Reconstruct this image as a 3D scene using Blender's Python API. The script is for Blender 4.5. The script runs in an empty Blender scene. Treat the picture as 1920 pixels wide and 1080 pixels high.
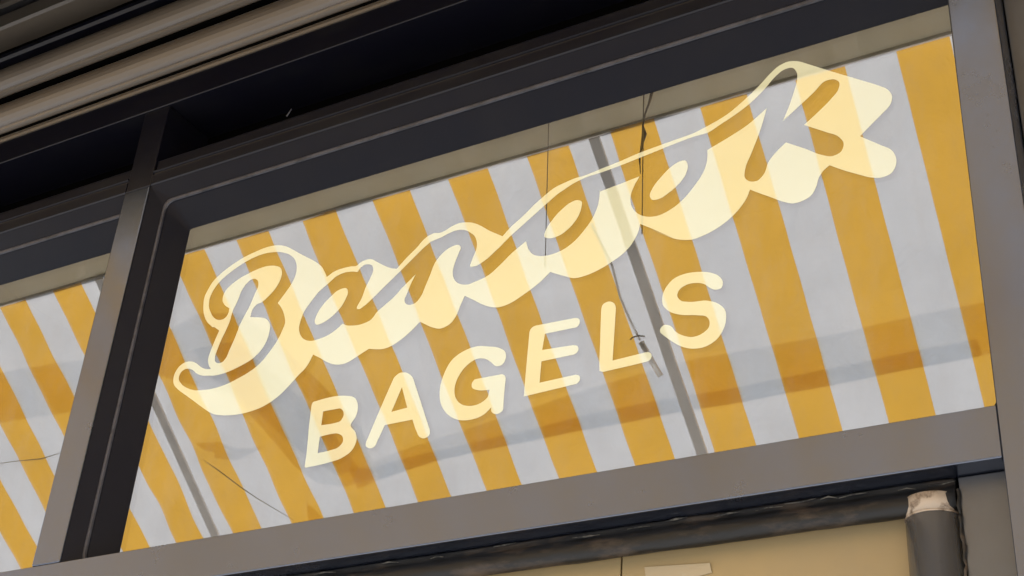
import bpy, bmesh, math, random
from mathutils import Matrix, Vector
random.seed(7)
S = bpy.context.scene
# ------------------------------------------------------------------ camera, sky, sun, exposure
YAW, PITCH, ROLL, FPX = -0.5581234, 0.5444977, 0.0772785, 2701.1076
CAM = Vector((0, -1.7, 1.6))
cy, sy, cp, sp, cr, sr = math.cos(YAW), math.sin(YAW), math.cos(PITCH), math.sin(PITCH), math.cos(ROLL), math.sin(ROLL)
fwd = Vector((sy*cp, cy*cp, sp)); r0 = Vector((cy, -sy, 0)); u0 = r0.cross(fwd)
rt = cr*r0 + sr*u0; up = -sr*r0 + cr*u0
cd = bpy.data.cameras.new('camera'); cam = bpy.data.objects.new('camera', cd); S.collection.objects.link(cam)
cam.matrix_world = Matrix(((rt.x, up.x, -fwd.x, CAM.x), (rt.y, up.y, -fwd.y, CAM.y), (rt.z, up.z, -fwd.z, CAM.z), (0, 0, 0, 1)))
cd.sensor_width = 36; cd.lens = FPX/1920*36; cd.clip_start = 0.02; cd.clip_end = 1000
S.camera = cam
W = bpy.data.worlds.new('World'); S.world = W; W.use_nodes = True
wn = W.node_tree; sky = wn.nodes.new('ShaderNodeTexSky'); sky.sky_type = 'NISHITA'; sky.sun_disc = False
SUN_EL, SUN_AZ = math.radians(56), math.radians(195)      # azimuth clockwise from +y
sky.sun_elevation = SUN_EL; sky.sun_rotation = SUN_AZ
bg = wn.nodes['Background']; bg.inputs['Strength'].default_value = 0.13
wn.links.new(sky.outputs[0], bg.inputs[0])
sl = bpy.data.lights.new('sun', 'SUN'); sun = bpy.data.objects.new('sun', sl); S.collection.objects.link(sun)
sl.energy = 4.2; sl.angle = math.radians(0.5); sl.color = (1, 0.95, 0.88)
sdir = Vector((math.sin(SUN_AZ)*math.cos(SUN_EL), math.cos(SUN_AZ)*math.cos(SUN_EL), math.sin(SUN_EL)))
sun.rotation_euler = sdir.to_track_quat('Z', 'Y').to_euler(); sun.location = (0, -3, 8)
S.view_settings.view_transform = 'Standard'; S.view_settings.look = 'None'
S.view_settings.gamma = 1; S.view_settings.use_curve_mapping = False
S.view_settings.exposure = 1.4
try:
    S.cycles.transparent_max_bounces = 16; S.cycles.max_bounces = 10; S.cycles.diffuse_bounces = 5
    S.cycles.glossy_bounces = 5; S.cycles.transmission_bounces = 8
    S.cycles.sample_clamp_indirect = 6; S.cycles.caustics_reflective = False; S.cycles.caustics_refractive = False
except Exception: pass

# ------------------------------------------------------------------ helpers
col = S.collection
def link(o, parent=None):
    col.objects.link(o)
    if parent is not None:
        o.parent = parent; o.matrix_parent_inverse = parent.matrix_world.inverted()
    return o
def thing(name, label, cat, loc, group=None):
    o = bpy.data.objects.new(name, None); o.empty_display_size = .05; col.objects.link(o)
    o.location = loc; o.matrix_world = Matrix.Translation(loc)
    o['label'] = label; o['category'] = cat
    if group: o['group'] = group
    return o
def tag(o, label, cat, group=None):
    o['label'] = label; o['category'] = cat
    if group: o['group'] = group
    return o
def obj(name, bm, mat, parent=None, smooth=False, kind=None, bevel=0):
    me = bpy.data.meshes.new(name)
    bmesh.ops.recalc_face_normals(bm, faces=bm.faces)
    if smooth:
        for f in bm.faces: f.smooth = True
    bm.to_mesh(me); bm.free()
    if not isinstance(mat, (list, tuple)): mat = [mat]
    for m in mat: me.materials.append(m)
    o = bpy.data.objects.new(name, me)
    if kind: o['kind'] = kind
    link(o, parent)
    if bevel:
        b = o.modifiers.new('bevel', 'BEVEL'); b.width = bevel; b.segments = 3; b.limit_method = 'ANGLE'
        b.harden_normals = False
    return o
def add_box(bm, x0, x1, y0, y1, z0, z1):
    v = [bm.verts.new(p) for p in ((x0,y0,z0),(x1,y0,z0),(x1,y1,z0),(x0,y1,z0),(x0,y0,z1),(x1,y0,z1),(x1,y1,z1),(x0,y1,z1))]
    for f in ((0,1,2,3),(4,5,6,7),(0,1,5,4),(1,2,6,5),(2,3,7,6),(3,0,4,7)): bm.faces.new([v[i] for i in f])
def box(*a):
    bm = bmesh.new(); add_box(bm, *a); return bm
def prism_x(prof, x0, x1, closed=True, nx=1, jit=0):
    """profile of (y,z) extruded along x"""
    bm = bmesh.new(); rings = []
    for i in range(nx+1):
        x = x0+(x1-x0)*i/nx
        rings.append([bm.verts.new((x, y+random.uniform(-jit, jit), z+random.uniform(-jit, jit))) for y, z in prof])
    n = len(prof)
    for i in range(nx):
        for k in range(n if closed else n-1):
            bm.faces.new((rings[i][k], rings[i][(k+1) % n], rings[i+1][(k+1) % n], rings[i+1][k]))
    if closed:
        bm.faces.new(rings[0]); bm.faces.new(rings[-1])
    return bm
def tube(bm, pts, r, n=8):
    rings = []
    for i, p in enumerate(pts):
        p = Vector(p); a = Vector(pts[max(0, i-1)]); b = Vector(pts[min(len(pts)-1, i+1)])
        d = (b-a).normalized(); s = d.cross(Vector((0.3, 1, 0.2))).normalized(); t = d.cross(s)
        rr = r[i] if isinstance(r, (list, tuple)) else r
        rings.append([bm.verts.new(p+rr*(math.cos(2*math.pi*k/n)*s+math.sin(2*math.pi*k/n)*t)) for k in range(n)])
    for i in range(len(pts)-1):
        for k in range(n): bm.faces.new((rings[i][k], rings[i][(k+1) % n], rings[i+1][(k+1) % n], rings[i+1][k]))
    bm.faces.new(rings[0]); bm.faces.new(rings[-1])

# ------------------------------------------------------------------ materials
def mat(name, base, rough=.5, ior=1.5, metal=0, noise=None, bump=0, bscale=60, rvar=0, stretch=(1,1,1)):
    m = bpy.data.materials.new(name); m.use_nodes = True; nt = m.node_tree; p = nt.nodes['Principled BSDF']
    p.inputs['Base Color'].default_value = (*base, 1); p.inputs['Roughness'].default_value = rough
    p.inputs['IOR'].default_value = ior; p.inputs['Metallic'].default_value = metal
    tc = nt.nodes.new('ShaderNodeTexCoord'); mp = nt.nodes.new('ShaderNodeMapping'); mp.inputs['Scale'].default_value = stretch
    nt.links.new(tc.outputs['Object'], mp.inputs[0])
    if noise:
        col2, sc, lo, hi = noise
        n = nt.nodes.new('ShaderNodeTexNoise'); n.inputs['Scale'].default_value = sc; n.inputs['Detail'].default_value = 6
        n.inputs['Roughness'].default_value = .65
        nt.links.new(mp.outputs[0], n.inputs['Vector'])
        rmp = nt.nodes.new('ShaderNodeMapRange'); rmp.inputs[1].default_value = lo; rmp.inputs[2].default_value = hi
        nt.links.new(n.outputs[0], rmp.inputs[0])
        mx = nt.nodes.new('ShaderNodeMix'); mx.data_type = 'RGBA'
        mx.inputs[6].default_value = (*base, 1); mx.inputs[7].default_value = (*col2, 1)
        nt.links.new(rmp.outputs[0], mx.inputs[0]); nt.links.new(mx.outputs[2], p.inputs['Base Color'])
        if rvar:
            ma = nt.nodes.new('ShaderNodeMath'); ma.operation = 'MULTIPLY_ADD'
            ma.inputs[1].default_value = rvar; ma.inputs[2].default_value = rough
            nt.links.new(rmp.outputs[0], ma.inputs[0]); nt.links.new(ma.outputs[0], p.inputs['Roughness'])
    if bump:
        n2 = nt.nodes.new('ShaderNodeTexNoise'); n2.inputs['Scale'].default_value = bscale; n2.inputs['Detail'].default_value = 5
        nt.links.new(mp.outputs[0], n2.inputs['Vector'])
        b = nt.nodes.new('ShaderNodeBump'); b.inputs['Strength'].default_value = bump; b.inputs['Distance'].default_value = .002
        nt.links.new(n2.outputs[0], b.inputs['Height']); nt.links.new(b.outputs[0], p.inputs['Normal'])
    return m
def fabric(name, c, tc_, mixf=.5):
    m = bpy.data.materials.new(name); m.use_nodes = True; nt = m.node_tree; nt.nodes.remove(nt.nodes['Principled BSDF'])
    out = nt.nodes['Material Output']
    d = nt.nodes.new('ShaderNodeBsdfDiffuse'); t = nt.nodes.new('ShaderNodeBsdfTranslucent'); mx = nt.nodes.new('ShaderNodeMixShader')
    mx.inputs[0].default_value = mixf
    tc = nt.nodes.new('ShaderNodeTexCoord')
    n = nt.nodes.new('ShaderNodeTexNoise'); n.inputs['Scale'].default_value = 5; n.inputs['Detail'].default_value = 7; n.inputs['Roughness'].default_value = .6
    nt.links.new(tc.outputs['Object'], n.inputs[0])
    mr = nt.nodes.new('ShaderNodeMapRange'); mr.inputs[1].default_value = .3; mr.inputs[2].default_value = .75; mr.inputs[3].default_value = 1.04; mr.inputs[4].default_value = .9
    nt.links.new(n.outputs[0], mr.inputs[0])
    for s, cc in ((d, c), (t, tc_)):
        v = nt.nodes.new('ShaderNodeVectorMath'); v.operation = 'SCALE'; v.inputs[0].default_value = cc
        nt.links.new(mr.outputs[0], v.inputs['Scale']); nt.links.new(v.outputs[0], s.inputs['Color'])
    n2 = nt.nodes.new('ShaderNodeTexNoise'); n2.inputs['Scale'].default_value = 9; n2.inputs['Detail'].default_value = 4; n2.inputs['Distortion'].default_value = .6
    nt.links.new(tc.outputs['Object'], n2.inputs[0])
    b = nt.nodes.new('ShaderNodeBump'); b.inputs['Strength'].default_value = .55; b.inputs['Distance'].default_value = .02
    nt.links.new(n2.outputs[0], b.inputs['Height'])
    for s in (d, t): nt.links.new(b.outputs[0], s.inputs['Normal'])
    nt.links.new(d.outputs[0], mx.inputs[1]); nt.links.new(t.outputs[0], mx.inputs[2]); nt.links.new(mx.outputs[0], out.inputs[0])
    return m
def sheer(name, trans, c):
    m = bpy.data.materials.new(name); m.use_nodes = True; nt = m.node_tree; nt.nodes.remove(nt.nodes['Principled BSDF'])
    t = nt.nodes.new('ShaderNodeBsdfTransparent'); t.inputs[0].default_value = (*trans, 1)
    d = nt.nodes.new('ShaderNodeBsdfTranslucent'); d.inputs[0].default_value = (*c, 1)
    mx = nt.nodes.new('ShaderNodeMixShader'); mx.inputs[0].default_value = .12
    nt.links.new(t.outputs[0], mx.inputs[1]); nt.links.new(d.outputs[0], mx.inputs[2]); nt.links.new(mx.outputs[0], nt.nodes['Material Output'].inputs[0])
    return m
def glass(name, refl, rough=.004, tint=(.5,.52,.5)):
    m = bpy.data.materials.new(name); m.use_nodes = True; nt = m.node_tree; nt.nodes.remove(nt.nodes['Principled BSDF'])
    t = nt.nodes.new('ShaderNodeBsdfTransparent'); t.inputs[0].default_value = (*tint, 1)
    g = nt.nodes.new('ShaderNodeBsdfGlossy'); g.inputs['Color'].default_value = (.99, .99, 1, 1)
    mx = nt.nodes.new('ShaderNodeMixShader'); mx.inputs[0].default_value = refl
    tc = nt.nodes.new('ShaderNodeTexCoord')
    n = nt.nodes.new('ShaderNodeTexNoise'); n.inputs['Scale'].default_value = 3; n.inputs['Detail'].default_value = 8
    nt.links.new(tc.outputs['Object'], n.inputs[0])
    mr = nt.nodes.new('ShaderNodeMapRange'); mr.inputs[1].default_value = .35; mr.inputs[2].default_value = .8
    mr.inputs[3].default_value = rough; mr.inputs[4].default_value = rough*4
    nt.links.new(n.outputs[0], mr.inputs[0]); nt.links.new(mr.outputs[0], g.inputs['Roughness'])
    n2 = nt.nodes.new('ShaderNodeTexNoise'); n2.inputs['Scale'].default_value = 2.2; n2.inputs['Detail'].default_value = 1
    nt.links.new(tc.outputs['Object'], n2.inputs[0])
    b = nt.nodes.new('ShaderNodeBump'); b.inputs['Strength'].default_value = .25; b.inputs['Distance'].default_value = .001
    nt.links.new(n2.outputs[0], b.inputs['Height']); nt.links.new(b.outputs[0], g.inputs['Normal'])
    nt.links.new(t.outputs[0], mx.inputs[1]); nt.links.new(g.outputs[0], mx.inputs[2])
    df = nt.nodes.new('ShaderNodeBsdfDiffuse'); df.inputs[0].default_value = (.5, .48, .45, 1)
    mp = nt.nodes.new('ShaderNodeMapping'); mp.inputs['Rotation'].default_value = (0, .5, 0); mp.inputs['Scale'].default_value = (9, 1, 2.5)
    nt.links.new(tc.outputs['Object'], mp.inputs[0])
    n3 = nt.nodes.new('ShaderNodeTexNoise'); n3.inputs['Scale'].default_value = 2.5; n3.inputs['Detail'].default_value = 10; n3.inputs['Roughness'].default_value = .7
    nt.links.new(mp.outputs[0], n3.inputs[0])
    m3 = nt.nodes.new('ShaderNodeMapRange'); m3.inputs[1].default_value = .45; m3.inputs[2].default_value = .8; m3.inputs[3].default_value = .02; m3.inputs[4].default_value = .16
    nt.links.new(n3.outputs[0], m3.inputs[0])
    m4 = nt.nodes.new('ShaderNodeMixShader'); nt.links.new(m3.outputs[0], m4.inputs[0]); nt.links.new(mx.outputs[0], m4.inputs[1]); nt.links.new(df.outputs[0], m4.inputs[2])
    nt.links.new(m4.outputs[0], nt.nodes['Material Output'].inputs[0])
    return m
def vinyl(name, c, refl):
    m = bpy.data.materials.new(name); m.use_nodes = True; nt = m.node_tree; nt.nodes.remove(nt.nodes['Principled BSDF'])
    d = nt.nodes.new('ShaderNodeBsdfDiffuse'); g = nt.nodes.new('ShaderNodeBsdfGlossy'); g.inputs['Roughness'].default_value = .03
    tc = nt.nodes.new('ShaderNodeTexCoord'); n = nt.nodes.new('ShaderNodeTexNoise'); n.inputs['Scale'].default_value = 7; n.inputs['Detail'].default_value = 5
    nt.links.new(tc.outputs['Object'], n.inputs[0])
    mx0 = nt.nodes.new('ShaderNodeMix'); mx0.data_type = 'RGBA'; mx0.inputs[6].default_value = (*c, 1); mx0.inputs[7].default_value = (c[0]*.95, c[1]*.93, c[2]*.82, 1)
    nt.links.new(n.outputs[0], mx0.inputs[0]); nt.links.new(mx0.outputs[2], d.inputs['Color'])
    mx = nt.nodes.new('ShaderNodeMixShader'); mx.inputs[0].default_value = refl
    nt.links.new(d.outputs[0], mx.inputs[1]); nt.links.new(g.outputs[0], mx.inputs[2]); nt.links.new(mx.outputs[0], nt.nodes['Material Output'].inputs[0])
    return m

M_PAINT = mat('dark_frame_paint', (.010,.012,.019), .2, 2.55, noise=((.014,.015,.02), 9, .45, .8), bump=.05, bscale=35, rvar=.14)
M_PAINT.node_tree.nodes['Principled BSDF'].inputs['Specular Tint'].default_value = (.68,.76,.96,1)
M_PAINT2 = mat('shaded_dark_paint', (.004,.004,.008), .33, 1.38, noise=((.008,.008,.010), 14, .5, .8), bump=.12, bscale=40, rvar=.1, stretch=(.3,1,1))  # darker copy of the frame paint, shade put into the colour
M_REVEAL = mat('shaded_reveal_paint', (.006,.0075,.014), .34, 1.22, noise=((.009,.010,.015), 8, .4, .8), bump=.08, bscale=30)  # frame paint darkened for shade, bluish base stands for reflected sky
M_BEAD = mat('bead_highlight_paint', (.05,.052,.066), .38, 1.45, noise=((.015,.016,.022), 28, .45, .7), bump=.4, bscale=70)  # lighter base paints the highlight on the bead step
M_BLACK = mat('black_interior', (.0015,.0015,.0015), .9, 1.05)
M_SLAT = mat('shutter_slat_paint', (.10,.082,.062), .38, 1.7, noise=((.055,.045,.036), 6, .5, .8), bump=.2, bscale=50, stretch=(.25,1,1), rvar=.15)
M_WORN = mat('worn_black_paint', (.007,.0065,.006), .42, 1.42, noise=((.085,.06,.042), 16, .50, .66), bump=1, bscale=60, stretch=(.35,1,1), rvar=.2)
M_SIDE = mat('grey_plate_paint', (.055,.056,.06), .4, 1.8, noise=((.035,.035,.038), 9, .4, .8), bump=.15)
M_POST = mat('grey_gloss_post', (.10,.10,.105), .14, 2.4, noise=((.06,.055,.055), 14, .55, .7), bump=.25, bscale=30, rvar=.2)
M_COLLAR = mat('bare_plaster_collar', (.46,.38,.30), .85, 1.4, noise=((.12,.08,.05), 38, .48, .62), bump=1, bscale=90)
M_BOARD = mat('tan_board', (.36,.26,.12), .6, 1.45, noise=((.29,.22,.12), 2.2, .35, .7), bump=.1, bscale=20)
M_PAPER = mat('beige_paper', (.42,.34,.22), .8, 1.4)
M_TANBEAM = mat('tan_beam_paint', (.58,.51,.35), .6, 1.4, noise=((.50,.44,.30), 3, .35, .7), bump=.1)
M_WALL = mat('painted_wall', (.05,.05,.055), .7, 1.4, noise=((.035,.035,.04), 5, .4, .7), bump=.3)
M_CORD = mat('dark_cord', (.20,.14,.09), .8, 1.3)
M_CREASE = mat('seam_thread', (.4,.33,.22), .8, 1.4)
M_TUBE = mat('pale_metal_tube', (.97,.95,.92), .4, 1.5, metal=.3)
M_WHITECORD = mat('pale_tube', (.9,.85,.8), .5, 1.5)
M_ALU = mat('grey_rafter_metal', (.96,.93,.91), .5, 1.5, noise=((.88,.85,.83), 12, .4, .7))
M_PAVE = mat('pavement_stone', (.43,.43,.42), .85, 1.4, noise=((.35,.35,.345), 3, .35, .7), bump=.3)
M_WHITE = fabric('white_canvas', (.56,.56,.56), (.47,.465,.46), .55)
M_YELLOW = fabric('yellow_canvas', (.60,.36,.065), (.56,.31,.045), .55)
M_SHEER = [sheer('white_second_layer', (.90,.925,.95), (.5,.5,.5)), sheer('yellow_second_layer', (.90,.79,.52), (.6,.35,.05))]
M_SHEER2 = [sheer('white_seam_layer', (.86,.90,.94), (.5,.5,.5)), sheer('yellow_seam_layer', (.84,.70,.5), (.6,.35,.05))]
M_GLASS = glass('shop_glass', .36)
M_VINYL = vinyl('cream_vinyl', (.78,.82,.61), .25)
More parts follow.
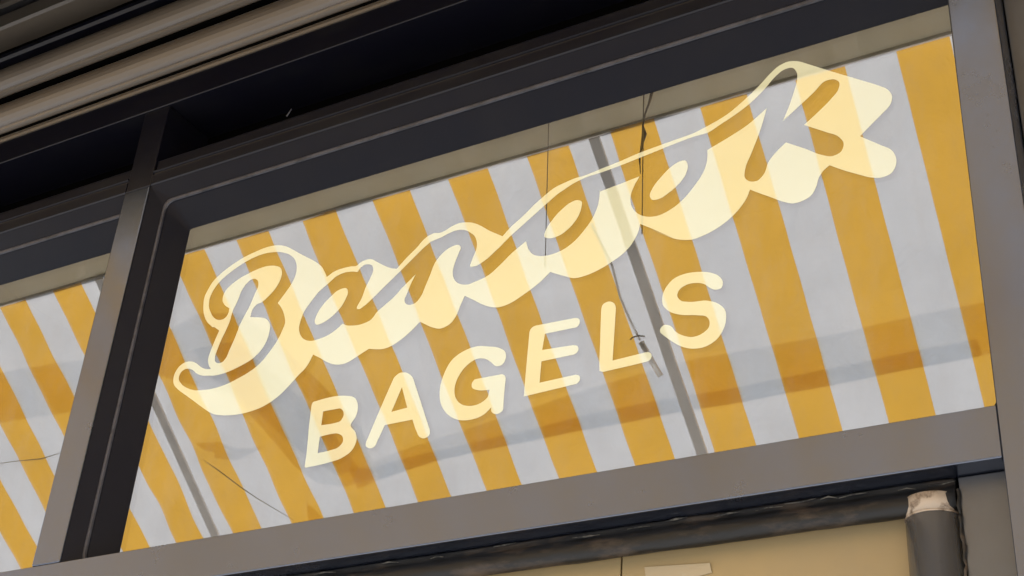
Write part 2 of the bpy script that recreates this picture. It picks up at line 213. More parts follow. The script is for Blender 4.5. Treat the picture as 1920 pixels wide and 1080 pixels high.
# control points (x, z, corner) of the lettering on the glass
WORD = [[(-1.8428,2.8332,0),(-1.8422,2.8459,0),(-1.8343,2.8592,0),(-1.8222,2.8653,0),(-1.8072,2.8647,0),(-1.7921,2.8579,0),(-1.7758,2.8454,0),(-1.7647,2.8395,0),(-1.7508,2.8366,1),(-1.7579,2.8465,0),(-1.7624,2.8591,0),(-1.7609,2.8759,0),(-1.7557,2.8963,0),(-1.7488,2.9196,1),(-1.7634,2.9305,0),(-1.7685,2.9315,0),(-1.7876,2.9501,0),(-1.7979,2.968,0),(-1.8035,2.9872,0),(-1.805,3.0101,0),(-1.7995,3.0246,0),(-1.7906,3.0407,0),(-1.7758,3.053,0),(-1.7535,3.0657,0),(-1.7261,3.0771,0),(-1.6955,3.0841,0),(-1.6693,3.0875,0),(-1.6399,3.0855,0),(-1.616,3.076,0),(-1.597,3.0631,0),(-1.5753,3.0473,0),(-1.5541,3.0329,0),(-1.533,3.0176,0),(-1.5193,3.0042,0),(-1.51,2.9899,0),(-1.5045,2.9794,1),(-1.4892,2.9868,0),(-1.4693,2.9894,0),(-1.4491,2.9885,0),(-1.4381,2.9868,0),(-1.4296,2.9922,0),(-1.4189,2.9944,0),(-1.4069,2.9934,0),(-1.3924,2.9837,0),(-1.3732,2.9703,0),(-1.3568,2.9609,0),(-1.3451,2.9569,1),(-1.3247,2.9769,0),(-1.3054,2.993,0),(-1.2941,3.0048,0),(-1.2842,3.0111,0),(-1.2719,3.0137,0),(-1.259,3.0113,0),(-1.2487,3.0128,0),(-1.2347,3.0185,0),(-1.2205,3.021,0),(-1.2058,3.019,0),(-1.1906,3.0139,0),(-1.1744,3.0037,0),(-1.1553,2.988,0),(-1.1367,2.9752,0),(-1.1262,2.968,1),(-1.1078,2.9854,0),(-1.0891,2.9983,0),(-1.0659,3.0177,0),(-1.0449,3.0324,0),(-1.0285,3.042,0),(-1.0094,3.0468,0),(-0.9904,3.0503,0),(-0.9712,3.0508,0),(-0.9359,3.0558,0),(-0.9011,3.0607,0),(-0.8666,3.0669,0),(-0.8325,3.0704,0),(-0.7987,3.0738,0),(-0.7653,3.0773,0),(-0.7491,3.0818,0),(-0.727,3.0886,0),(-0.7049,3.0979,0),(-0.686,3.1102,0),(-0.667,3.1242,0),(-0.6481,3.1401,0),(-0.6323,3.1552,0),(-0.6165,3.1665,0),(-0.6011,3.17,0),(-0.583,3.1642,0),(-0.5684,3.1537,0),(-0.5225,3.1188,0),(-0.5029,3.1045,0),(-0.4781,3.086,0),(-0.4564,3.0696,0),(-0.4419,3.0557,0),(-0.4368,3.0416,0),(-0.4397,3.0287,0),(-0.4473,3.0191,0),(-0.4724,2.998,0),(-0.491,2.9817,1),(-0.477,2.9694,0),(-0.4587,2.9535,0),(-0.4458,2.9421,0),(-0.4394,2.9267,0),(-0.4405,2.9106,0),(-0.4489,2.8984,0),(-0.4627,2.8953,0),(-0.4787,2.9001,0),(-0.4972,2.9112,0),(-0.5186,2.925,0),(-0.5416,2.9421,1),(-0.5519,2.9344,0),(-0.5595,2.9232,0),(-0.5644,2.9079,0),(-0.5735,2.8939,0),(-0.588,2.8881,0),(-0.6023,2.8879,0),(-0.6164,2.8946,0),(-0.6363,2.9087,0),(-0.6564,2.923,0),(-0.6716,2.9342,1),(-0.6772,2.9205,0),(-0.6894,2.9036,0),(-0.7118,2.8847,0),(-0.7327,2.8741,0),(-0.7537,2.8681,0),(-0.7685,2.8662,0),(-0.7854,2.8696,0),(-0.8005,2.8759,0),(-0.8178,2.8873,0),(-0.8399,2.9033,0),(-0.8037,2.8779,0),(-0.8277,2.8963,0),(-0.8454,2.9095,0),(-0.8623,2.9214,1),(-0.8653,2.9065,0),(-0.8716,2.8937,0),(-0.8802,2.8816,0),(-0.8954,2.8689,0),(-0.9107,2.861,0),(-0.9353,2.8512,0),(-0.9604,2.8461,0),(-0.9786,2.8461,0),(-1.0012,2.8563,0),(-1.0262,2.8699,1),(-1.0458,2.8539,0),(-1.0749,2.8378,0),(-1.1007,2.8266,0),(-1.1235,2.8243,0),(-1.1366,2.8279,0),(-1.1544,2.837,0),(-1.1754,2.8518,0),(-1.1926,2.8633,1),(-1.1998,2.8461,0),(-1.2059,2.828,0),(-1.2183,2.8132,0),(-1.2357,2.8086,0),(-1.2524,2.8143,0),(-1.2698,2.825,0),(-1.2808,2.8322,1),(-1.2937,2.8205,0),(-1.3126,2.807,0),(-1.3319,2.7975,0),(-1.3522,2.794,0),(-1.3672,2.7965,0),(-1.3842,2.8009,1),(-1.4024,2.793,0),(-1.4322,2.7819,0),(-1.4531,2.7839,0),(-1.4727,2.7928,0),(-1.4934,2.8068,0),(-1.5082,2.816,1),(-1.5138,2.8026,0),(-1.5222,2.7899,0),(-1.5337,2.7802,0),(-1.5518,2.7623,0),(-1.571,2.7462,0),(-1.5913,2.7352,0),(-1.6125,2.7284,0),(-1.6345,2.7256,0),(-1.6572,2.7249,0),(-1.6806,2.7269,0),(-1.7048,2.7314,0),(-1.7225,2.7371,0),(-1.7386,2.7463,0),(-1.7585,2.7602,0),(-1.7816,2.777,0),(-1.8078,2.7956,0),(-1.8288,2.8113,0),(-1.8387,2.8218,0)],[(-1.829,2.8325,0),(-1.8271,2.8449,0),(-1.8185,2.85,0),(-1.8071,2.8489,0),(-1.7974,2.8441,0),(-1.7853,2.8342,0),(-1.7716,2.8272,0),(-1.7537,2.8231,0),(-1.7363,2.82,0),(-1.7173,2.8203,0),(-1.6967,2.8233,0),(-1.6744,2.8291,0),(-1.6526,2.837,0),(-1.6365,2.8492,0),(-1.6259,2.8657,0),(-1.6217,2.8858,0),(-1.6236,2.9053,0),(-1.6295,2.9139,0),(-1.6391,2.9215,0),(-1.6544,2.9269,0),(-1.6757,2.9327,1),(-1.6732,2.95,0),(-1.6653,2.9579,0),(-1.655,2.9598,0),(-1.6392,2.9703,0),(-1.6254,2.9844,0),(-1.617,3.0022,0),(-1.6163,3.0175,0),(-1.622,3.029,0),(-1.6354,3.0368,0),(-1.653,3.0413,0),(-1.6747,3.0412,0),(-1.6982,3.037,0),(-1.7213,3.0303,0),(-1.739,3.0212,0),(-1.7516,3.0107,0),(-1.7563,2.9984,0),(-1.755,2.9869,0),(-1.7478,2.9763,0),(-1.7339,2.9653,1),(-1.7342,2.9532,0),(-1.7409,2.9449,0),(-1.7516,2.9436,0),(-1.7652,2.9494,0),(-1.78,2.9661,0),(-1.789,2.9838,0),(-1.7907,3.0021,0),(-1.7857,3.019,0),(-1.772,3.0361,0),(-1.7525,3.0495,0),(-1.7278,3.0615,0),(-1.7001,3.0704,0),(-1.6739,3.0739,0),(-1.6468,3.0714,0),(-1.6239,3.0647,0),(-1.6055,3.0549,0),(-1.5897,3.0397,0),(-1.5818,3.0221,0),(-1.5809,3.0042,0),(-1.5878,2.984,0),(-1.6007,2.9653,0),(-1.6132,2.9488,1),(-1.6021,2.9354,0),(-1.5915,2.9159,0),(-1.587,2.8979,0),(-1.5904,2.8851,0),(-1.5998,2.8621,0),(-1.6124,2.844,0),(-1.6313,2.8232,0),(-1.652,2.811,0),(-1.678,2.8019,0),(-1.7047,2.7949,0),(-1.7324,2.7922,0),(-1.759,2.7937,0),(-1.7816,2.7978,0),(-1.8005,2.8057,0),(-1.818,2.8176,0)],[(-1.6825,3.0196,0),(-1.6739,3.013,0),(-1.6701,2.9998,0),(-1.6752,2.9833,0),(-1.6822,2.9586,0),(-1.6921,2.9369,0),(-1.6999,2.9171,0),(-1.7008,2.9099,0),(-1.7061,2.8897,0),(-1.7133,2.8678,0),(-1.7175,2.8539,0),(-1.7253,2.846,0),(-1.7348,2.8455,0),(-1.7432,2.8508,0),(-1.7464,2.86,0),(-1.7441,2.8766,0),(-1.7389,2.8969,0),(-1.7313,2.9177,0),(-1.7259,2.9373,0),(-1.7245,2.9532,0),(-1.7155,2.9797,0),(-1.7102,3.0007,0),(-1.7008,3.014,0),(-1.6922,3.0197,0)],[(-1.4989,2.9634,0),(-1.4827,2.9744,0),(-1.4654,2.9787,0),(-1.4473,2.9767,0),(-1.4338,2.9725,1),(-1.4288,2.9791,0),(-1.4207,2.9841,0),(-1.4107,2.9831,0),(-1.401,2.977,0),(-1.398,2.9681,0),(-1.4019,2.9522,0),(-1.41,2.9332,0),(-1.4156,2.9116,0),(-1.4232,2.8968,0),(-1.4232,2.8922,0),(-1.4178,2.8897,0),(-1.4086,2.8933,0),(-1.3929,2.9041,0),(-1.3698,2.9233,0),(-1.3381,2.9488,0),(-1.3151,2.9681,0),(-1.2959,2.9841,0),(-1.2779,2.9967,1),(-1.266,2.999,0),(-1.2547,3.0006,0),(-1.2396,3.005,0),(-1.2232,3.0069,0),(-1.2085,3.0039,0),(-1.1953,2.9951,0),(-1.1841,2.9838,0),(-1.1784,2.9698,0),(-1.1776,2.9572,0),(-1.1822,2.942,0),(-1.1877,2.9251,0),(-1.1868,2.9207,1),(-1.1743,2.92,0),(-1.1575,2.9271,0),(-1.1341,2.9439,0),(-1.111,2.9632,0),(-1.0877,2.9799,0),(-1.0645,2.9966,0),(-1.0413,3.0132,0),(-1.0227,3.026,0),(-1.0063,3.0339,0),(-0.9921,3.0401,0),(-0.971,3.0455,0),(-0.9357,3.0479,0),(-0.9008,3.0515,0),(-0.8664,3.0565,0),(-0.8323,3.0613,0),(-0.7986,3.0661,0),(-0.7653,3.0696,0),(-0.7428,3.0698,0),(-0.7208,3.0792,0),(-0.6925,3.092,0),(-0.6643,3.1084,0),(-0.6423,3.1268,0),(-0.6233,3.1464,0),(-0.6077,3.1558,0),(-0.594,3.1547,0),(-0.5869,3.1428,0),(-0.5866,3.126,0),(-0.5912,3.1091,0),(-0.6012,3.0797,0),(-0.611,3.0559,0),(-0.6133,3.0512,1),(-0.5836,3.0737,0),(-0.5591,3.0926,0),(-0.5407,3.108,0),(-0.5261,3.1065,0),(-0.5178,3.0974,0),(-0.52,3.0837,0),(-0.5339,3.0677,0),(-0.5582,3.0473,0),(-0.5787,3.0321,1),(-0.5455,3.0079,0),(-0.5235,2.9904,0),(-0.5172,2.9754,0),(-0.5222,2.9619,0),(-0.5365,2.9578,0),(-0.5532,2.9654,0),(-0.5755,2.9827,0),(-0.6097,3.0074,1),(-0.6279,2.9921,0),(-0.6387,2.9797,0),(-0.6482,2.9566,0),(-0.6588,2.9477,0),(-0.6707,2.9495,0),(-0.6795,2.959,0),(-0.6792,2.9746,0),(-0.6664,3.0076,0),(-0.6504,3.049,0),(-0.6397,3.0861,1),(-0.6745,3.0622,0),(-0.7055,3.0487,0),(-0.7436,3.0343,1),(-0.7435,3.0185,0),(-0.7501,2.9932,0),(-0.7653,2.9706,0),(-0.7869,2.9476,0),(-0.8085,2.9344,0),(-0.8282,2.9289,0),(-0.8458,2.9307,0),(-0.8615,2.9383,0),(-0.873,2.9501,0),(-0.8802,2.9669,0),(-0.8806,2.9845,0),(-0.8743,3.0028,0),(-0.8655,3.0179,1),(-0.9111,3.0116,0),(-0.94,3.0081,1),(-0.939,3.0107,0),(-0.9414,2.9822,0),(-0.9508,2.9573,0),(-0.9661,2.9366,0),(-0.9816,2.921,0),(-1.002,2.9092,0),(-1.0229,2.9048,0),(-1.0442,2.9059,0),(-1.0614,2.9135,0),(-1.0719,2.9275,0),(-1.0779,2.9447,1),(-1.1035,2.9283,0),(-1.1264,2.9091,0),(-1.1472,2.8944,0),(-1.1829,2.8857,0),(-1.197,2.8871,0),(-1.2097,2.8933,0),(-1.2189,2.9046,0),(-1.2227,2.9177,0),(-1.2202,2.9375,0),(-1.214,2.9565,0),(-1.211,2.9671,0),(-1.2157,2.9735,0),(-1.2301,2.9742,0),(-1.2459,2.9669,0),(-1.2608,2.952,0),(-1.2703,2.9256,0),(-1.278,2.903,0),(-1.286,2.8826,0),(-1.2952,2.8737,0),(-1.3054,2.8721,0),(-1.3153,2.8764,0),(-1.3194,2.8845,0),(-1.3151,2.8997,0),(-1.309,2.9188,0),(-1.3019,2.9345,1),(-1.3177,2.9209,0),(-1.3291,2.9114,0),(-1.3422,2.8981,0),(-1.3596,2.8859,0),(-1.3771,2.8737,0),(-1.3869,2.8617,0),(-1.4075,2.8562,0),(-1.4271,2.8576,0),(-1.443,2.8622,0),(-1.4507,2.8671,1),(-1.46,2.86,0),(-1.4762,2.8513,0),(-1.4996,2.8463,0),(-1.5173,2.8461,0),(-1.5341,2.8528,0),(-1.5452,2.8646,0),(-1.551,2.8784,0),(-1.5506,2.895,0),(-1.545,2.9148,0),(-1.5323,2.9331,0),(-1.5191,2.9491,0)],[(-1.453,2.9415,0),(-1.4493,2.9322,0),(-1.4535,2.9164,0),(-1.4623,2.9018,0),(-1.4798,2.8872,0),(-1.4984,2.879,0),(-1.5118,2.8789,0),(-1.5162,2.8851,0),(-1.5149,2.8973,0),(-1.5065,2.9143,0),(-1.4892,2.9313,0),(-1.4731,2.9422,0)],[(-0.9833,3.0031,0),(-0.9736,2.9977,0),(-0.9731,2.9861,0),(-0.9792,2.9677,0),(-0.9948,2.9494,0),(-1.0131,2.9394,0),(-1.0296,2.938,0),(-1.0419,2.9446,0),(-1.0402,2.9567,0),(-1.0293,2.974,0),(-1.0112,2.9919,0),(-0.9951,3.0013,0)],[(-0.7829,3.0251,0),(-0.7784,3.0142,0),(-0.7816,2.9977,0),(-0.7936,2.9815,0),(-0.8111,2.9693,0),(-0.8286,2.9616,0),(-0.842,2.9639,0),(-0.8459,2.972,0),(-0.8402,2.9877,0),(-0.8248,3.0057,0),(-0.8072,3.0205,0),(-0.7939,3.026,0)]]
LETTERS = {'B':[[(-1.4877,2.5925,1),(-1.4884,2.6226,0),(-1.4919,2.669,0),(-1.4934,2.7066,0),(-1.4897,2.7174,0),(-1.4568,2.7194,0),(-1.422,2.716,0),(-1.4,2.7073,0),(-1.3912,2.6912,0),(-1.3923,2.6711,0),(-1.4011,2.6555,0),(-1.3888,2.6402,0),(-1.3843,2.6245,0),(-1.3906,2.6077,0),(-1.4076,2.5969,0),(-1.4361,2.5921,0),(-1.485,2.5903,1)],[(-1.4656,2.694,1),(-1.4312,2.6932,0),(-1.423,2.6881,0),(-1.4192,2.6781,0),(-1.4243,2.6679,0),(-1.4368,2.6661,0),(-1.4651,2.6672,1)],[(-1.4642,2.645,1),(-1.4412,2.6461,0),(-1.4274,2.6447,0),(-1.4148,2.6359,0),(-1.4128,2.6265,0),(-1.4199,2.6183,0),(-1.4361,2.6149,0),(-1.4641,2.6139,1)]],'A':[[(-1.3573,2.6053,0),(-1.363,2.6106,0),(-1.3613,2.6227,0),(-1.3427,2.6752,0),(-1.3228,2.7284,0),(-1.3131,2.737,0),(-1.2994,2.7365,0),(-1.2861,2.7278,0),(-1.2754,2.7074,0),(-1.2365,2.6179,0),(-1.2362,2.607,0),(-1.2442,2.6033,0),(-1.2549,2.6074,0),(-1.2618,2.6181,0),(-1.2733,2.6426,1),(-1.3285,2.6426,1),(-1.3395,2.6167,0),(-1.3452,2.6054,0),(-1.3513,2.6038,0)],[(-1.3026,2.7091,1),(-1.2866,2.6672,1),(-1.3186,2.6651,1)]],'G':[[(-1.1025,2.7346,0),(-1.1005,2.7208,0),(-1.1065,2.711,0),(-1.1178,2.7111,0),(-1.1287,2.721,0),(-1.1399,2.7292,0),(-1.1564,2.7326,0),(-1.1742,2.7251,0),(-1.1888,2.7079,0),(-1.1951,2.6869,0),(-1.1918,2.6685,0),(-1.1787,2.6528,0),(-1.1598,2.6462,0),(-1.1418,2.6479,0),(-1.129,2.6563,0),(-1.1265,2.6689,1),(-1.151,2.6737,0),(-1.1607,2.68,0),(-1.1615,2.689,0),(-1.1552,2.6944,0),(-1.1073,2.6935,0),(-1.0989,2.6887,0),(-1.0973,2.6805,0),(-1.098,2.6503,0),(-1.0977,2.6288,0),(-1.1038,2.6227,0),(-1.1141,2.6233,0),(-1.12,2.6296,0),(-1.1205,2.6361,1),(-1.1331,2.626,0),(-1.1597,2.6211,0),(-1.1828,2.6254,0),(-1.2051,2.6404,0),(-1.2189,2.6605,0),(-1.2242,2.6882,0),(-1.22,2.7143,0),(-1.2041,2.7427,0),(-1.1817,2.7539,0),(-1.1586,2.7567,0),(-1.135,2.7515,0),(-1.1137,2.7438,0)]],'E':[[(-1.0605,2.6438,1),(-1.0606,2.6644,0),(-1.0585,2.7609,0),(-1.0546,2.769,0),(-1.0458,2.7715,0),(-0.9773,2.7694,0),(-0.9671,2.7653,0),(-0.9659,2.7579,0),(-0.9721,2.7513,0),(-1.029,2.7521,1),(-1.0324,2.7227,1),(-0.977,2.7194,0),(-0.9673,2.7151,0),(-0.9661,2.7075,0),(-0.974,2.7018,0),(-1.0324,2.702,1),(-1.0335,2.6633,1),(-0.97,2.6645,0),(-0.9613,2.6602,0),(-0.961,2.6529,0),(-0.9671,2.6478,0),(-1.0549,2.6444,0)]],'L':[[(-0.9266,2.6628,1),(-0.9273,2.6799,0),(-0.9277,2.7668,0),(-0.924,2.7837,0),(-0.9147,2.786,0),(-0.9048,2.7801,0),(-0.9017,2.7652,0),(-0.9043,2.6763,1),(-0.8462,2.6788,0),(-0.838,2.6736,0),(-0.8387,2.6654,0),(-0.8459,2.6619,0),(-0.9194,2.6597,0)]],'S':[[(-0.7192,2.7738,0),(-0.7219,2.7645,0),(-0.731,2.7635,0),(-0.7402,2.7689,0),(-0.7494,2.778,0),(-0.7642,2.7841,0),(-0.7792,2.7845,0),(-0.7923,2.7776,0),(-0.7953,2.7682,0),(-0.7903,2.7589,0),(-0.7754,2.7522,0),(-0.7458,2.7475,0),(-0.7276,2.738,0),(-0.7161,2.7236,0),(-0.7145,2.7095,0),(-0.719,2.6912,0),(-0.7317,2.6748,0),(-0.7497,2.6673,0),(-0.7678,2.6681,0),(-0.7861,2.6752,0),(-0.8066,2.6913,0),(-0.8217,2.7064,0),(-0.8237,2.7148,0),(-0.8181,2.7202,0),(-0.8068,2.7169,0),(-0.7974,2.7041,0),(-0.7844,2.6942,0),(-0.7679,2.6886,0),(-0.7533,2.6912,0),(-0.7424,2.7004,0),(-0.7416,2.7099,0),(-0.7459,2.7187,0),(-0.7605,2.7249,0),(-0.7902,2.7329,0),(-0.809,2.7433,0),(-0.8197,2.7578,0),(-0.8207,2.7722,0),(-0.8151,2.7872,0),(-0.802,2.8004,0),(-0.783,2.8051,0),(-0.7605,2.8031,0),(-0.7382,2.7959,0),(-0.7242,2.7851,0)]]}

# ------------------------------------------------------------------ setting: ground and wall
GY = .06                                  # front surface of the glass
TH, ZT, YT = .696033, 3.63913, -.52       # awning slope, height and distance of its top edge
def aw(x, s, off=0):                      # point on the awning, s metres down the slope; off > 0 is above the cloth
    return (x, YT - s*math.cos(TH) - off*math.sin(TH), ZT - s*math.sin(TH) + off*math.cos(TH))
bm = bmesh.new()
v = [bm.verts.new(p) for p in ((-150,-150,-.12),(150,-150,-.12),(150,20,-.12),(-150,20,-.12))]; bm.faces.new(v)
obj('road', bm, mat('asphalt', (.05,.05,.052), .9, 1.4, noise=((.07,.07,.07), 20, .4, .7), bump=.4), kind='structure')
pv = obj('pavement', box(-30,30,-16.0,1.2,-.13,0), M_PAVE, kind='structure')
# dark shop interior behind the glass
bm = bmesh.new()
add_box(bm, -4.6,1.6,2.4,2.5,0.02,4.6); add_box(bm, -4.7,-4.6,.25,2.4,0.02,4.6); add_box(bm, 1.6,1.7,.25,2.4,0.02,4.6)
add_box(bm, -4.6,1.6,.25,2.4,4.6,4.7)
tag(obj('shop_interior', bm, M_BLACK), 'unlit black interior behind the shop window glass', 'interior')

# ------------------------------------------------------------------ shopfront frame
XL, XM0, XM1, XJ0, XJ1 = -4.2, -2.036, -1.967, -.326, -.258
Z0, Z1, Z2, Z3, Z4, Z5 = 2.388, 2.461, 3.285, 3.352, 3.497, 3.563
fr = thing('shopfront_frame', 'dark glossy painted frame of posts and rails around the shop window panes', 'window frame', (-1.1, .05, 0))
obj('transom_bar', box(XL, XJ0-.0003, 0, .16, Z0, Z1), M_PAINT, fr, bevel=.0022)
obj('mullion', box(XM0, XM1, 0, .16, Z1+.0005, Z2-.0005), M_PAINT, fr, bevel=.0022)
obj('jamb_post', box(XJ0, XJ1, -.0008, .075, 0.02, 4.15), M_PAINT, fr, bevel=.0025)
obj('mullion_head', box(XM0+.001, XM1+.001, .0006, .16, Z2, Z4), M_PAINT2, fr, bevel=.0022)  # upper end of the mullion, in the shade-darkened paint
def rail_prof(z0, z1):
    zm = (z0+z1)/2-.002
    return [(.16,z0),(.003,z0),(.0005,z0+.0025),(.0005,zm-.006),(.004,zm-.003),(.0035,zm),(-.0012,zm+.002),(-.0012,zm+.0045),(.006,zm+.007),(.006,z1-.003),(.008,z1),(.16,z1)]
for xa, xb in ((XL, XM0), (XM1+.002, XJ0-.0003)):
    obj('head_rail', prism_x(rail_prof(Z2, Z3), xa, xb), M_PAINT2, fr)
    # dark ventilation opening above the rail
    obj('vent_panel', box(xa, xb, .13, .14, Z3+.0005, Z4-.0005), M_BLACK, fr)
obj('top_rail', box(XL, XJ0-.0003, -.002, .16, Z4+.0005, Z5), M_PAINT2, fr, bevel=.0025)
# small bits left on the frame: a paint drip and a nail
bm = bmesh.new(); tube(bm, [(-1.62,-.001,Z3-.001),(-1.612,-.004,Z3+.004),(-1.606,-.006,Z3+.010)], [.0018,.0012,.0005]); obj('nail', bm, M_BEAD, fr)

# ------------------------------------------------------------------ transom windows (bead, pane, lettering)
def bead_bm(x0, x1, z0, z1):
    """rebate bead: rounded step at y=.058, then a slope in to the glass"""
    def ring(l, t, rb, y): return [(x0+l, y, z0+rb), (x1-rb, y, z0+rb), (x1-rb, y, z1-t), (x0+l, y, z1-t)]
    loops = [ring(*a) for a in ((.0005,.0005,.0005,.0035), (.031,.032,.001,.0222), (.0325,.034,.001,.0195), (.035,.0365,.0015,.0185), (.0385,.0405,.002,.0195), (.0400,.042,.0025,.0225),
             (.0405,.0425,.0025,.0245), (.080,.0945,.004,.0590), (.0805,.095,.0045,.0615))]
    bm = bmesh.new(); V = []
    for li, L in enumerate(loops):
        r = .0003 if li in (0, len(loops)-1) else (.022 if li < 7 else .008)
        vs = []
        for i in range(4):                       # straight side, then a rounded corner
            p, c, q = Vector(L[i]), Vector(L[(i+1) % 4]), Vector(L[(i+2) % 4])
            d1 = (c-p).normalized(); d2 = (q-c).normalized()
            for k in range(1, 9): vs.append(bm.verts.new(p + d1*r + (c-p-2*r*d1)*(k/9)))
            for k in range(9):
                t = k/8; vs.append(bm.verts.new((1-t)**2*(c-d1*r) + 2*t*(1-t)*c + t*t*(c+d2*r)))
        V.append(vs)
    for a, b in zip(V, V[1:]):
        for i in range(len(a)): bm.faces.new((a[i], a[(i+1) % len(a)], b[(i+1) % len(a)], b[i]))
    return bm
def window(x0, x1, label, grp):
    z0, z1 = Z1, Z2
    t = thing('transom_window', label, 'window', ((x0+x1)/2, .09, Z1), grp)
    b = obj('glazing_bead', bead_bm(x0, x1, Z1, Z2), [M_REVEAL, M_BEAD], t)
    for p in b.data.polygons:                      # highlight painted along the edge of the step
        c = p.center
        if .018 < c.y < .0215 and (c.x-x0 > .0315 or x1-c.x < .002) and (z1-c.z > .0325): p.material_index = 1
    g = obj('glass_pane', box(x0+.004, x1-.004, GY, GY+.006, Z1+.004, Z2-.004), M_GLASS, t)
    return t, g
win, pane = window(XM1, XJ0, 'large shop window with cream script and BAGELS lettering over reflected yellow stripes', 'transom windows in the dark frame')
window(XL, XM0, 'plain unlettered shop window to the left of the grey mullion', 'transom windows in the dark frame')

def crom(pts, n=5):
    out = []; N = len(pts)
    for i in range(N):
        p0, p1, p2, p3 = pts[i-1], pts[i], pts[(i+1) % N], pts[(i+2) % N]
        a, b = Vector(p1[:2]), Vector(p2[:2])
        d = (b-a).length
        def tang(pa, pb, pc):
            l1 = (Vector(pb[:2])-Vector(pa[:2])).length+1e-9; l2 = (Vector(pc[:2])-Vector(pb[:2])).length+1e-9
            if l1 > 2.3*l2: return (Vector(pb[:2])-Vector(pa[:2]))/l1      # a long straight stroke keeps its direction
            if l2 > 2.3*l1: return (Vector(pc[:2])-Vector(pb[:2]))/l2
            return ((Vector(pb[:2])-Vector(pa[:2]))/l1*l2 + (Vector(pc[:2])-Vector(pb[:2]))/l2*l1)/(l1+l2)*1.0
        t1 = (b-a)/max(d, 1e-9) if p1[2] else tang(p0, p1, p2)
        t2 = (b-a)/max(d, 1e-9) if p2[2] else tang(p1, p2, p3)
        for k in range(n):
            u = k/n; h1 = 2*u**3-3*u*u+1; h2 = u**3-2*u*u+u; h3 = -2*u**3+3*u*u; h4 = u**3-u*u
            out.append(h1*a + h2*d*t1 + h3*b + h4*d*t2)
    return out
def lettering(name, loops, y, parent):
    cu = bpy.data.curves.new(name, 'CURVE'); cu.dimensions = '2D'; cu.fill_mode = 'BOTH'; cu.extrude = .0001
    for lp in loops:
        P = crom(lp); sp_ = cu.splines.new('POLY'); sp_.points.add(len(P)-1)
        for q, p in zip(sp_.points, P): q.co = (p.x, p.y, 0, 1)
        sp_.use_cyclic_u = True
    tmp = bpy.data.objects.new('tmp', cu); col.objects.link(tmp)
    bpy.context.view_layer.update()
    me = bpy.data.meshes.new_from_object(tmp.evaluated_get(bpy.context.evaluated_depsgraph_get()))
    bpy.data.objects.remove(tmp); bpy.data.curves.remove(cu)
    me.transform(Matrix.Translation((0, y, 0)) @ Matrix.Rotation(math.pi/2, 4, 'X'))
    me.name = name; me.materials.clear(); me.materials.append(M_VINYL)
    o = bpy.data.objects.new(name, me); link(o, parent); return o
sw = lettering('script_word', WORD, GY-.0002, pane); sw['label'] = 'cream script shop name with thick drop shadow'
for ch, loops in LETTERS.items():
    o = lettering('letter', loops, GY-.0002, pane); o['label'] = 'cream capital letter ' + ch

# ------------------------------------------------------------------ roller shutter and housing above
sh = thing('roller_shutter', 'rolled tan metal shutter with ribbed slats above the dark frame', 'shutter', (-2, .05, Z5))
def slat_prof(z, h=.112, fl=.012):
    P = [(.03, z)]
    P += [(.002, z+.001), (-.006, z+.004), (-.009, z+.009), (-.005, z+.015), (.006, z+.019)]
    n = 9
    for i in range(n+1):
        a = i/n; P.append((.010-.030*math.sin(math.pi*(a*.92+.04))**.8, z+.021+(h-.040)*a))
    P += [(.014, z+h-.016), (.018, z+h-.012), (.03, z+h-.010)]
    return P
XR = XJ0-.001
obj('bottom_lath', prism_x([(.03,Z5+.0005),(-.004,Z5+.0005),(-.006,Z5+.006),(-.003,Z5+.017),(.012,Z5+.020),(.03,Z5+.020)], XL, XR), M_SLAT, sh)
for k, z in enumerate((3.597, 3.722)):
    obj('slat', prism_x(slat_prof(z, .118), XL, XR), M_SLAT, sh)
for za, zb in ((3.586,3.5945),(3.710,3.7185)): obj('slat_gap_shade', box(XL, XR, .0015, .03, za, zb), M_BLACK, sh)  # black strips paint the shade between the slats
obj('slat_backing', box(XL, XR, .032, .05, Z5, 3.86), M_BLACK, sh)
hs = thing('shutter_housing', 'dark metal housing box with a pale strip above the tan shutter', 'shutter housing', (-2, .05, 3.84))
obj('lower_lip', prism_x([(.1,3.840),(-.004,3.842),(-.010,3.848),(-.010,3.860),(.0,3.866),(.1,3.868)], XL, XR), M_PAINT2, hs)
obj('recess_panel', box(XL, XR, .05, .1, 3.8685, 3.9495), M_BLACK, hs)
obj('pale_strip', prism_x([(.1,3.950),(-.012,3.950),(-.018,3.956),(-.016,4.0),(-.010,4.006),(.1,4.006)], XL, XR), M_SLAT, hs)
obj('cover_panel', box(XL, XR, .0, .1, 4.0065, 4.05), M_PAINT2, hs)
obj('upper_lip', prism_x([(.1,4.0505),(-.012,4.0505),(-.014,4.060),(-.012,4.068),(.1,4.068)], XL, XR), M_SLAT, hs)
obj('top_cover', box(XL, XR, .0, .1, 4.0685, 4.20), M_PAINT2, hs)

# ------------------------------------------------------------------ right neighbour frame and lower door frame
nb = thing('side_frame', 'grey blue frame panel right of the wide jamb post', 'window frame', (.3, .1, 0))
obj('stile', box(XJ1+.001, XJ1+.24, .0685, .14, 0.02, 4.15), M_SIDE, nb, bevel=.002)
obj('side_panel', box(XJ1+.242, 1.5, .10, .14, 0.02, 4.15), M_SIDE, nb)
dr = thing('door_frame', 'weathered black door frame below the window bar with a round corner post', 'door frame', (-.8, .06, 0))
pr = [(.038,2.3875),(.036,2.384),(.0395,2.380),(.034,2.374),(.030,2.364),(.031,2.354),(.034,2.348),(.040,2.3435),(.048,2.345),(.0645,2.3545),(.0645,2.3875)]
obj('door_head', prism_x(pr, XL, -.3965, nx=160, jit=.0006), M_WORN, dr, smooth=True)
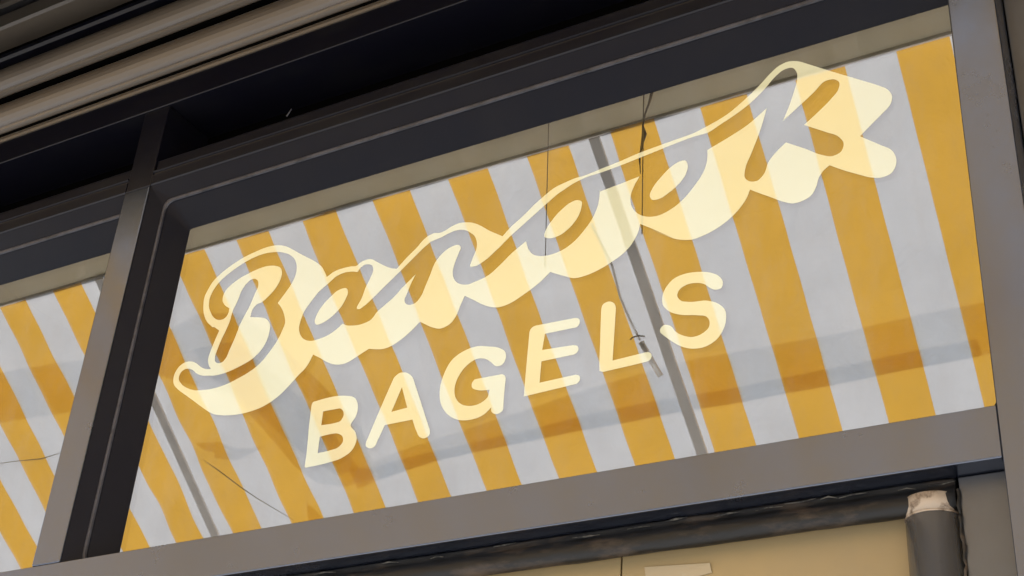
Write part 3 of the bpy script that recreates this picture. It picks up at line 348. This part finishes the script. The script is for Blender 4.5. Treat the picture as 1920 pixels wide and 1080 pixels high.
# knocked and peeling paint ridges along the head
bm = bmesh.new(); random.seed(3); x = -1.5
while x < -.42:
    L = random.uniform(.012, .05); z = 2.382+random.uniform(-.003,.002); y = .034
    tube(bm, [(x,y,z),(x+L*.5,y-.002,z+random.uniform(-.002,.002)),(x+L,y,z+random.uniform(-.002,.002))], [.0006,random.uniform(.0006,.0021),.0004], 5)
    x += L+random.uniform(.0,.04)*(1 if x > -.9 else 2.5)
obj('peeling_paint', bm, mat('peeled_grey', (.13,.12,.10), .7, 1.4, noise=((.02,.02,.02), 70, .42, .58), bump=1, bscale=200), dr, smooth=True, kind='stuff')
obj('side_plate', box(-.3915, XJ0-.0005, .038, .14, 0.02, 2.3868), M_SIDE, dr, bevel=.0015)
bm = bmesh.new(); N = 40; rr = .0365; pc = (-.431, .058)
def cyl(bm, cx, cyy, r, za, zb, n=40, top_in=0):
    ra = [bm.verts.new((cx+r*math.cos(2*math.pi*k/n), cyy+r*math.sin(2*math.pi*k/n), za)) for k in range(n)]
    rb = [bm.verts.new((cx+r*math.cos(2*math.pi*k/n), cyy+r*math.sin(2*math.pi*k/n), zb)) for k in range(n)]
    for k in range(n): bm.faces.new((ra[k], ra[(k+1)%n], rb[(k+1)%n], rb[k]))
    bm.faces.new(ra); bm.faces.new(rb)
cyl(bm, pc[0], pc[1], rr, 0.02, 2.340); post = obj('round_post', bm, M_POST, dr, smooth=False)
for p in post.data.polygons: p.use_smooth = len(p.vertices) == 4
bm = bmesh.new()
for k, (za, zb, r2) in enumerate(((2.3403, 2.3425, .0375), (2.3427, 2.3672, .0368))): cyl(bm, pc[0], pc[1], r2, za, zb)
c = obj('bare_collar', bm, M_COLLAR, post)
for p in c.data.polygons: p.use_smooth = len(p.vertices) == 4
bm = bmesh.new(); random.seed(5); z = 2.37
pts = []
while z > 2.0:
    pts.append((-.3925+random.uniform(-.0012,.0012), .036+random.uniform(-.002,.001), z)); z -= random.uniform(.004,.012)
tube(bm, pts, [random.uniform(.0012,.0035) for _ in pts], 6)
obj('old_sealant', bm, M_WORN, dr)
pn = thing('lower_panel', 'tan boards closing the opening under the black door head', 'panel', (-1.2, .1, 0))
obj('board', box(-.8805, -.455, .066, .078, 0.02, 2.3870), M_BOARD, pn)
obj('board', box(-2.0, -.8835, .066, .078, 0.02, 2.3870), M_BOARD, pn)
obj('board', box(-4.2, -2.003, .066, .078, 0.02, 2.3870), M_BOARD, pn)
bm = bmesh.new()
vs = [bm.verts.new(p) for p in ((-.845,.0645,2.333),(-.745,.0635,2.326),(-.742,.064,2.312),(-.775,.0645,2.308),(-.84,.0645,2.300))]; bm.faces.new(vs)
r_ = bmesh.ops.extrude_face_region(bm, geom=bm.faces[:]); bmesh.ops.translate(bm, verts=[e for e in r_['geom'] if isinstance(e, bmesh.types.BMVert)], vec=(0,.0008,0))
tag(obj('paper_scrap', bm, M_PAPER), 'small torn beige paper scrap stuck on the tan board under the door head', 'paper')

# ------------------------------------------------------------------ awning, standing out over the pavement (seen in the glass)
a = thing('striped_awning', 'yellow and white striped canvas awning reflected across the window glass', 'awning', aw(-1.7, 0))
SL = 1.62
def edge(k, s): return (-.565-.1107*k)*(1-s/.83) + (-.598-.1075*k)*(s/.83)
def wrinkle(x, s):
    w = .0035*math.sin(7*x+3*s)*math.sin(5*s+1) + .0018*math.sin(23*x+9*s) + .0012*math.sin(41*s+5*x)
    L = max(0, min(1, (-2.05-x)/.3))*max(0, min(1, (x+3.5)/.4))      # slack and creased at the left
    q = s - (.42 - .8*(x+2.6))
    w += L*(.0035*math.exp(-(q/.05)**2) + .0022*math.sin(30*(s*.8+x*.6)) * math.exp(-((s-.6)/.35)**2))
    return w
bm = bmesh.new(); ks = list(range(-22, 32)); sub = 4; ns = 70; grid = []
for j in range(ns+1):
    s = SL*j/ns; row = []
    for ki, k in enumerate(ks[:-1]):
        for u in range(sub): 
            x = edge(k+u/sub, s); row.append(bm.verts.new(aw(x, s, wrinkle(x, s))))
    x = edge(ks[-1], s); row.append(bm.verts.new(aw(x, s, wrinkle(x, s)))); grid.append(row)
bm.faces.ensure_lookup_table()
for j in range(ns):
    for i in range(len(grid[0])-1):
        f = bm.faces.new((grid[j][i], grid[j][i+1], grid[j+1][i+1], grid[j+1][i])); f.material_index = (ks[i//sub]) % 2
        f.smooth = True
cloth = obj('canopy_cloth', bm, [M_WHITE, M_YELLOW], a)
# hanging valance at the front edge
bm = bmesh.new()
for k in ks[:-1]:
    p = aw(edge(k, SL), SL); q = aw(edge(k+1, SL), SL)
    n = 6; top = []; bot = []
    for u in range(n+1):
        x = p[0]+(q[0]-p[0])*u/n; top.append(bm.verts.new((x, p[1], p[2]))); bot.append(bm.verts.new((x, p[1]-.004, p[2]-.13-.05*math.sin(math.pi*u/n))))
    for u in range(n):
        f = bm.faces.new((top[u], top[u+1], bot[u+1], bot[u])); f.material_index = k % 2
obj('valance', bm, [M_WHITE, M_YELLOW], a)
def cut(name, bm, off, m):            # cut at the stripe edges so each layer carries the stripes too
    for k in ks:
        p = Vector(aw(edge(k, 0), 0)); q = Vector(aw(edge(k, .83), .83)); n = (q-p).cross(Vector((0, -math.sin(TH), math.cos(TH))))
        bmesh.ops.bisect_plane(bm, geom=bm.verts[:]+bm.edges[:]+bm.faces[:], plane_co=p, plane_no=n)
    for f in bm.faces:
        c = f.calc_center_median(); s = (YT-c.y)/math.cos(TH)
        f.material_index = math.floor((edge(0, s)-c.x)/(edge(0, s)-edge(1, s))) % 2
    return obj(name, bm, m, cloth)
def patch(name, pts, off, m):
    bm = bmesh.new(); vs = [bm.verts.new(aw(x, s, off)) for x, s in pts]; bm.faces.new(vs); return cut(name, bm, off, m)
def strip(name, pts, off, m):        # pts: (x, s0, s1)
    bm = bmesh.new(); A = [bm.verts.new(aw(x, s0, off)) for x, s0, s1 in pts]; B = [bm.verts.new(aw(x, s1, off)) for x, s0, s1 in pts]
    for i in range(len(A)-1): bm.faces.new((A[i], A[i+1], B[i+1], B[i]))
    return cut(name, bm, off, m)
strip('hem_overlap', [(-.40,.585,.709),(-.9,.59,.709),(-1.2,.584,.710),(-1.45,.60,.712),(-1.75,.632,.712),(-2.0,.66,.717),(-2.2,.69,.745)], .018, M_SHEER)
strip('hem_seam', [(-.575,.666,.709),(-.9,.668,.709),(-1.2,.673,.711),(-1.5,.672,.713),(-1.75,.682,.712),(-2.0,.690,.718),(-2.2,.705,.747),(-2.28,.70,.76)], .022, M_SHEER2)
strip('hem_overlap', [(-3.9,.20,.345),(-3.4,.19,.345),(-3.1,.206,.362),(-2.99,.22,.36),(-2.86,.25,.37)], .02, M_SHEER)
patch('slack_fold', [(-2.70,.20),(-2.56,.17),(-2.42,.20),(-2.335,.302),(-2.258,.445),(-2.19,.588),(-2.207,.735),(-2.321,.748),(-2.402,.721),(-2.454,.654),(-2.499,.529),(-2.559,.419),(-2.70,.35),(-2.80,.30)], .03, M_SHEER)
patch('slack_fold', [(-2.62,.26),(-2.48,.27),(-2.38,.40),(-2.30,.55),(-2.25,.70),(-2.33,.71),(-2.43,.60),(-2.50,.47),(-2.60,.36)], .04, M_SHEER)
patch('torn_patch', [(-2.512,.585),(-2.60,.578),(-2.67,.545),(-2.745,.539),(-2.722,.565),(-2.69,.572),(-2.70,.59),(-2.624,.611),(-2.56,.597)], .012, M_SHEER)
patch('torn_patch', [(-2.46,.775),(-2.479,.83),(-2.455,.85),(-2.43,.83)], .012, M_SHEER)
bm = bmesh.new(); tube(bm, [aw(-2.735,.592,-.004), aw(-2.70,.63,-.005), aw(-2.652,.689,-.005), aw(-2.61,.735,-.004), aw(-2.52,.82,-.002)], [.0008,.0018,.0015,.0012,.0005], 6)
obj('crease', bm, M_CREASE, cloth); bm = bmesh.new()
tube(bm, [aw(-3.55,.468,-.004), aw(-3.42,.476,-.004), aw(-3.318,.486,-.004), aw(-3.22,.480,-.003)], [.0008,.0012,.002,.0005], 6)
obj('crease', bm, M_CREASE, cloth)
# rafters under the cloth
for x0, x1 in ((-1.268,-1.274), (-2.815,-2.792), (-.0,.0), (-4.3,-4.32), (1.3,1.3)):
    bm = bmesh.new(); w = .0135
    for sa, sb in ((.004, SL-.01),):
        P = [aw(x0-w, sa, -.006), aw(x0+w, sa, -.006), aw(x1+w*1.1, sb, -.006), aw(x1-w*1.1, sb, -.006), aw(x0-w, sa, -.015), aw(x0+w, sa, -.015), aw(x1+w*1.1, sb, -.015), aw(x1-w*1.1, sb, -.015)]
        v = [bm.verts.new(p) for p in P]
        for f in ((0,1,2,3),(4,5,6,7),(0,1,5,4),(1,2,6,5),(2,3,7,6),(3,0,4,7)): bm.faces.new([v[i] for i in f])
    obj('rafter', bm, M_ALU, a, bevel=.002)
bm = bmesh.new(); p0, p1 = aw(-4.6, SL, 0), aw(1.9, SL, 0); tube(bm, [(p0[0], p0[1], p0[2]+.0), (p1[0], p1[1], p1[2])], .018, 12)
obj('front_bar', bm, M_ALU, a)
# pale pull tube along the rafter with its dark ring
bm = bmesh.new(); tube(bm, [aw(-1.345,.20,-.012), aw(-1.323,.306,-.03), aw(-1.331,.387,-.03), aw(-1.326,.45,-.03), aw(-1.319,.500,-.03)], .0032, 8)
tube(bm, [aw(-1.317,.505,-.032), aw(-1.309,.547,-.032), aw(-1.298,.600,-.032)], .0075, 10)
cdp = obj('pull_tube', bm, M_TUBE, a, smooth=True)
bm = bmesh.new(); tube(bm, [aw(-1.342,.494,-.03), aw(-1.334,.489,-.034), aw(-1.316,.487,-.036), aw(-1.304,.494,-.03)], .0020, 6)
obj('ring', bm, M_CORD, cdp)
# beam carrying the awning, with added unseen slabs that keep sun off the shutter
cb = thing('awning_beam', 'tan painted beam carrying the awning above the shutter, with added black sun-blocking boards', 'beam', (-1.4, -.45, ZT))
obj('beam', box(-6.2, 3.2, YT, YT+.115, ZT+.003, 3.745), M_TANBEAM, cb, bevel=.003)
obj('added_fascia_board', box(-6.2, 3.2, YT-.01, YT+.02, 3.7455, 4.31), M_BLACK, cb)  # added black board, closes off sun and keeps reflections above the beam dark
obj('added_soffit', box(-6.2, 3.2, YT+.0205, .25, 4.22, 4.30), M_BLACK, cb)  # added unseen slab, blocks sun from falling on the shutter
obj('edge_trim', box(-6.2, 3.2, YT-.006, YT-.0005, ZT-.004, ZT+.012), M_ALU, cb)
# cords hanging just in front of the beam
def cord(name, pts, r, lab):
    bm = bmesh.new(); tube(bm, pts, r, 6); return tag(obj(name, bm, M_CORD, smooth=True), lab, 'cord', 'cords hanging from the soffit')
cord('hanging_cord', [(-1.3354,-.405,3.72),(-1.3354,-.418,3.70),(-1.3344,-.42,3.6201),(-1.3266,-.42,3.4019),(-1.3198,-.42,3.2334)], .0011, 'thin plain dark cord hanging left of the grey rafter in the reflection')
cord('hanging_cord', [(-1.0977,-.405,3.72),(-1.0977,-.418,3.70),(-1.0967,-.42,3.6210),(-1.0948,-.42,3.4506),(-1.0928,-.42,3.2558)], .0012, 'dark cord with a knot hanging right of the grey rafter in the reflection')
bm = bmesh.new(); tube(bm, [(-1.0695,-.42,3.6649),(-1.0743,-.42,3.6347),(-1.0831,-.42,3.5967),(-1.0928,-.42,3.5675),(-1.0967,-.42,3.5383),(-1.0928,-.42,3.5139),(-1.0977,-.42,3.4896),(-1.1026,-.42,3.4506),(-1.0996,-.42,3.4116)], [.003,.0036,.003,.0022,.002,.0058,.003,.002,.001], 8)
tag(obj('rope_end', bm, M_CORD, smooth=True), 'short thick frayed rope end knotted beside the right hanging cord', 'rope')

# ------------------------------------------------------------------ the wall around the shopfront
wl = thing('shop_wall', 'dark painted wall of the building around the shopfront', 'wall', (0, .3, 0))
obj('wall_end', box(-9, XL-.001, .02, .25, 0, 7), M_WALL, wl)
obj('wall_end', box(1.501, 8, .02, .25, 0, 7), M_WALL, wl)
obj('upper_wall', box(XL, 1.5, .252, .40, 4.15, 7), M_WALL, wl)
obj('upper_fill', box(XL, 1.5, .145, .25, 4.151, 4.219), M_WALL, wl)
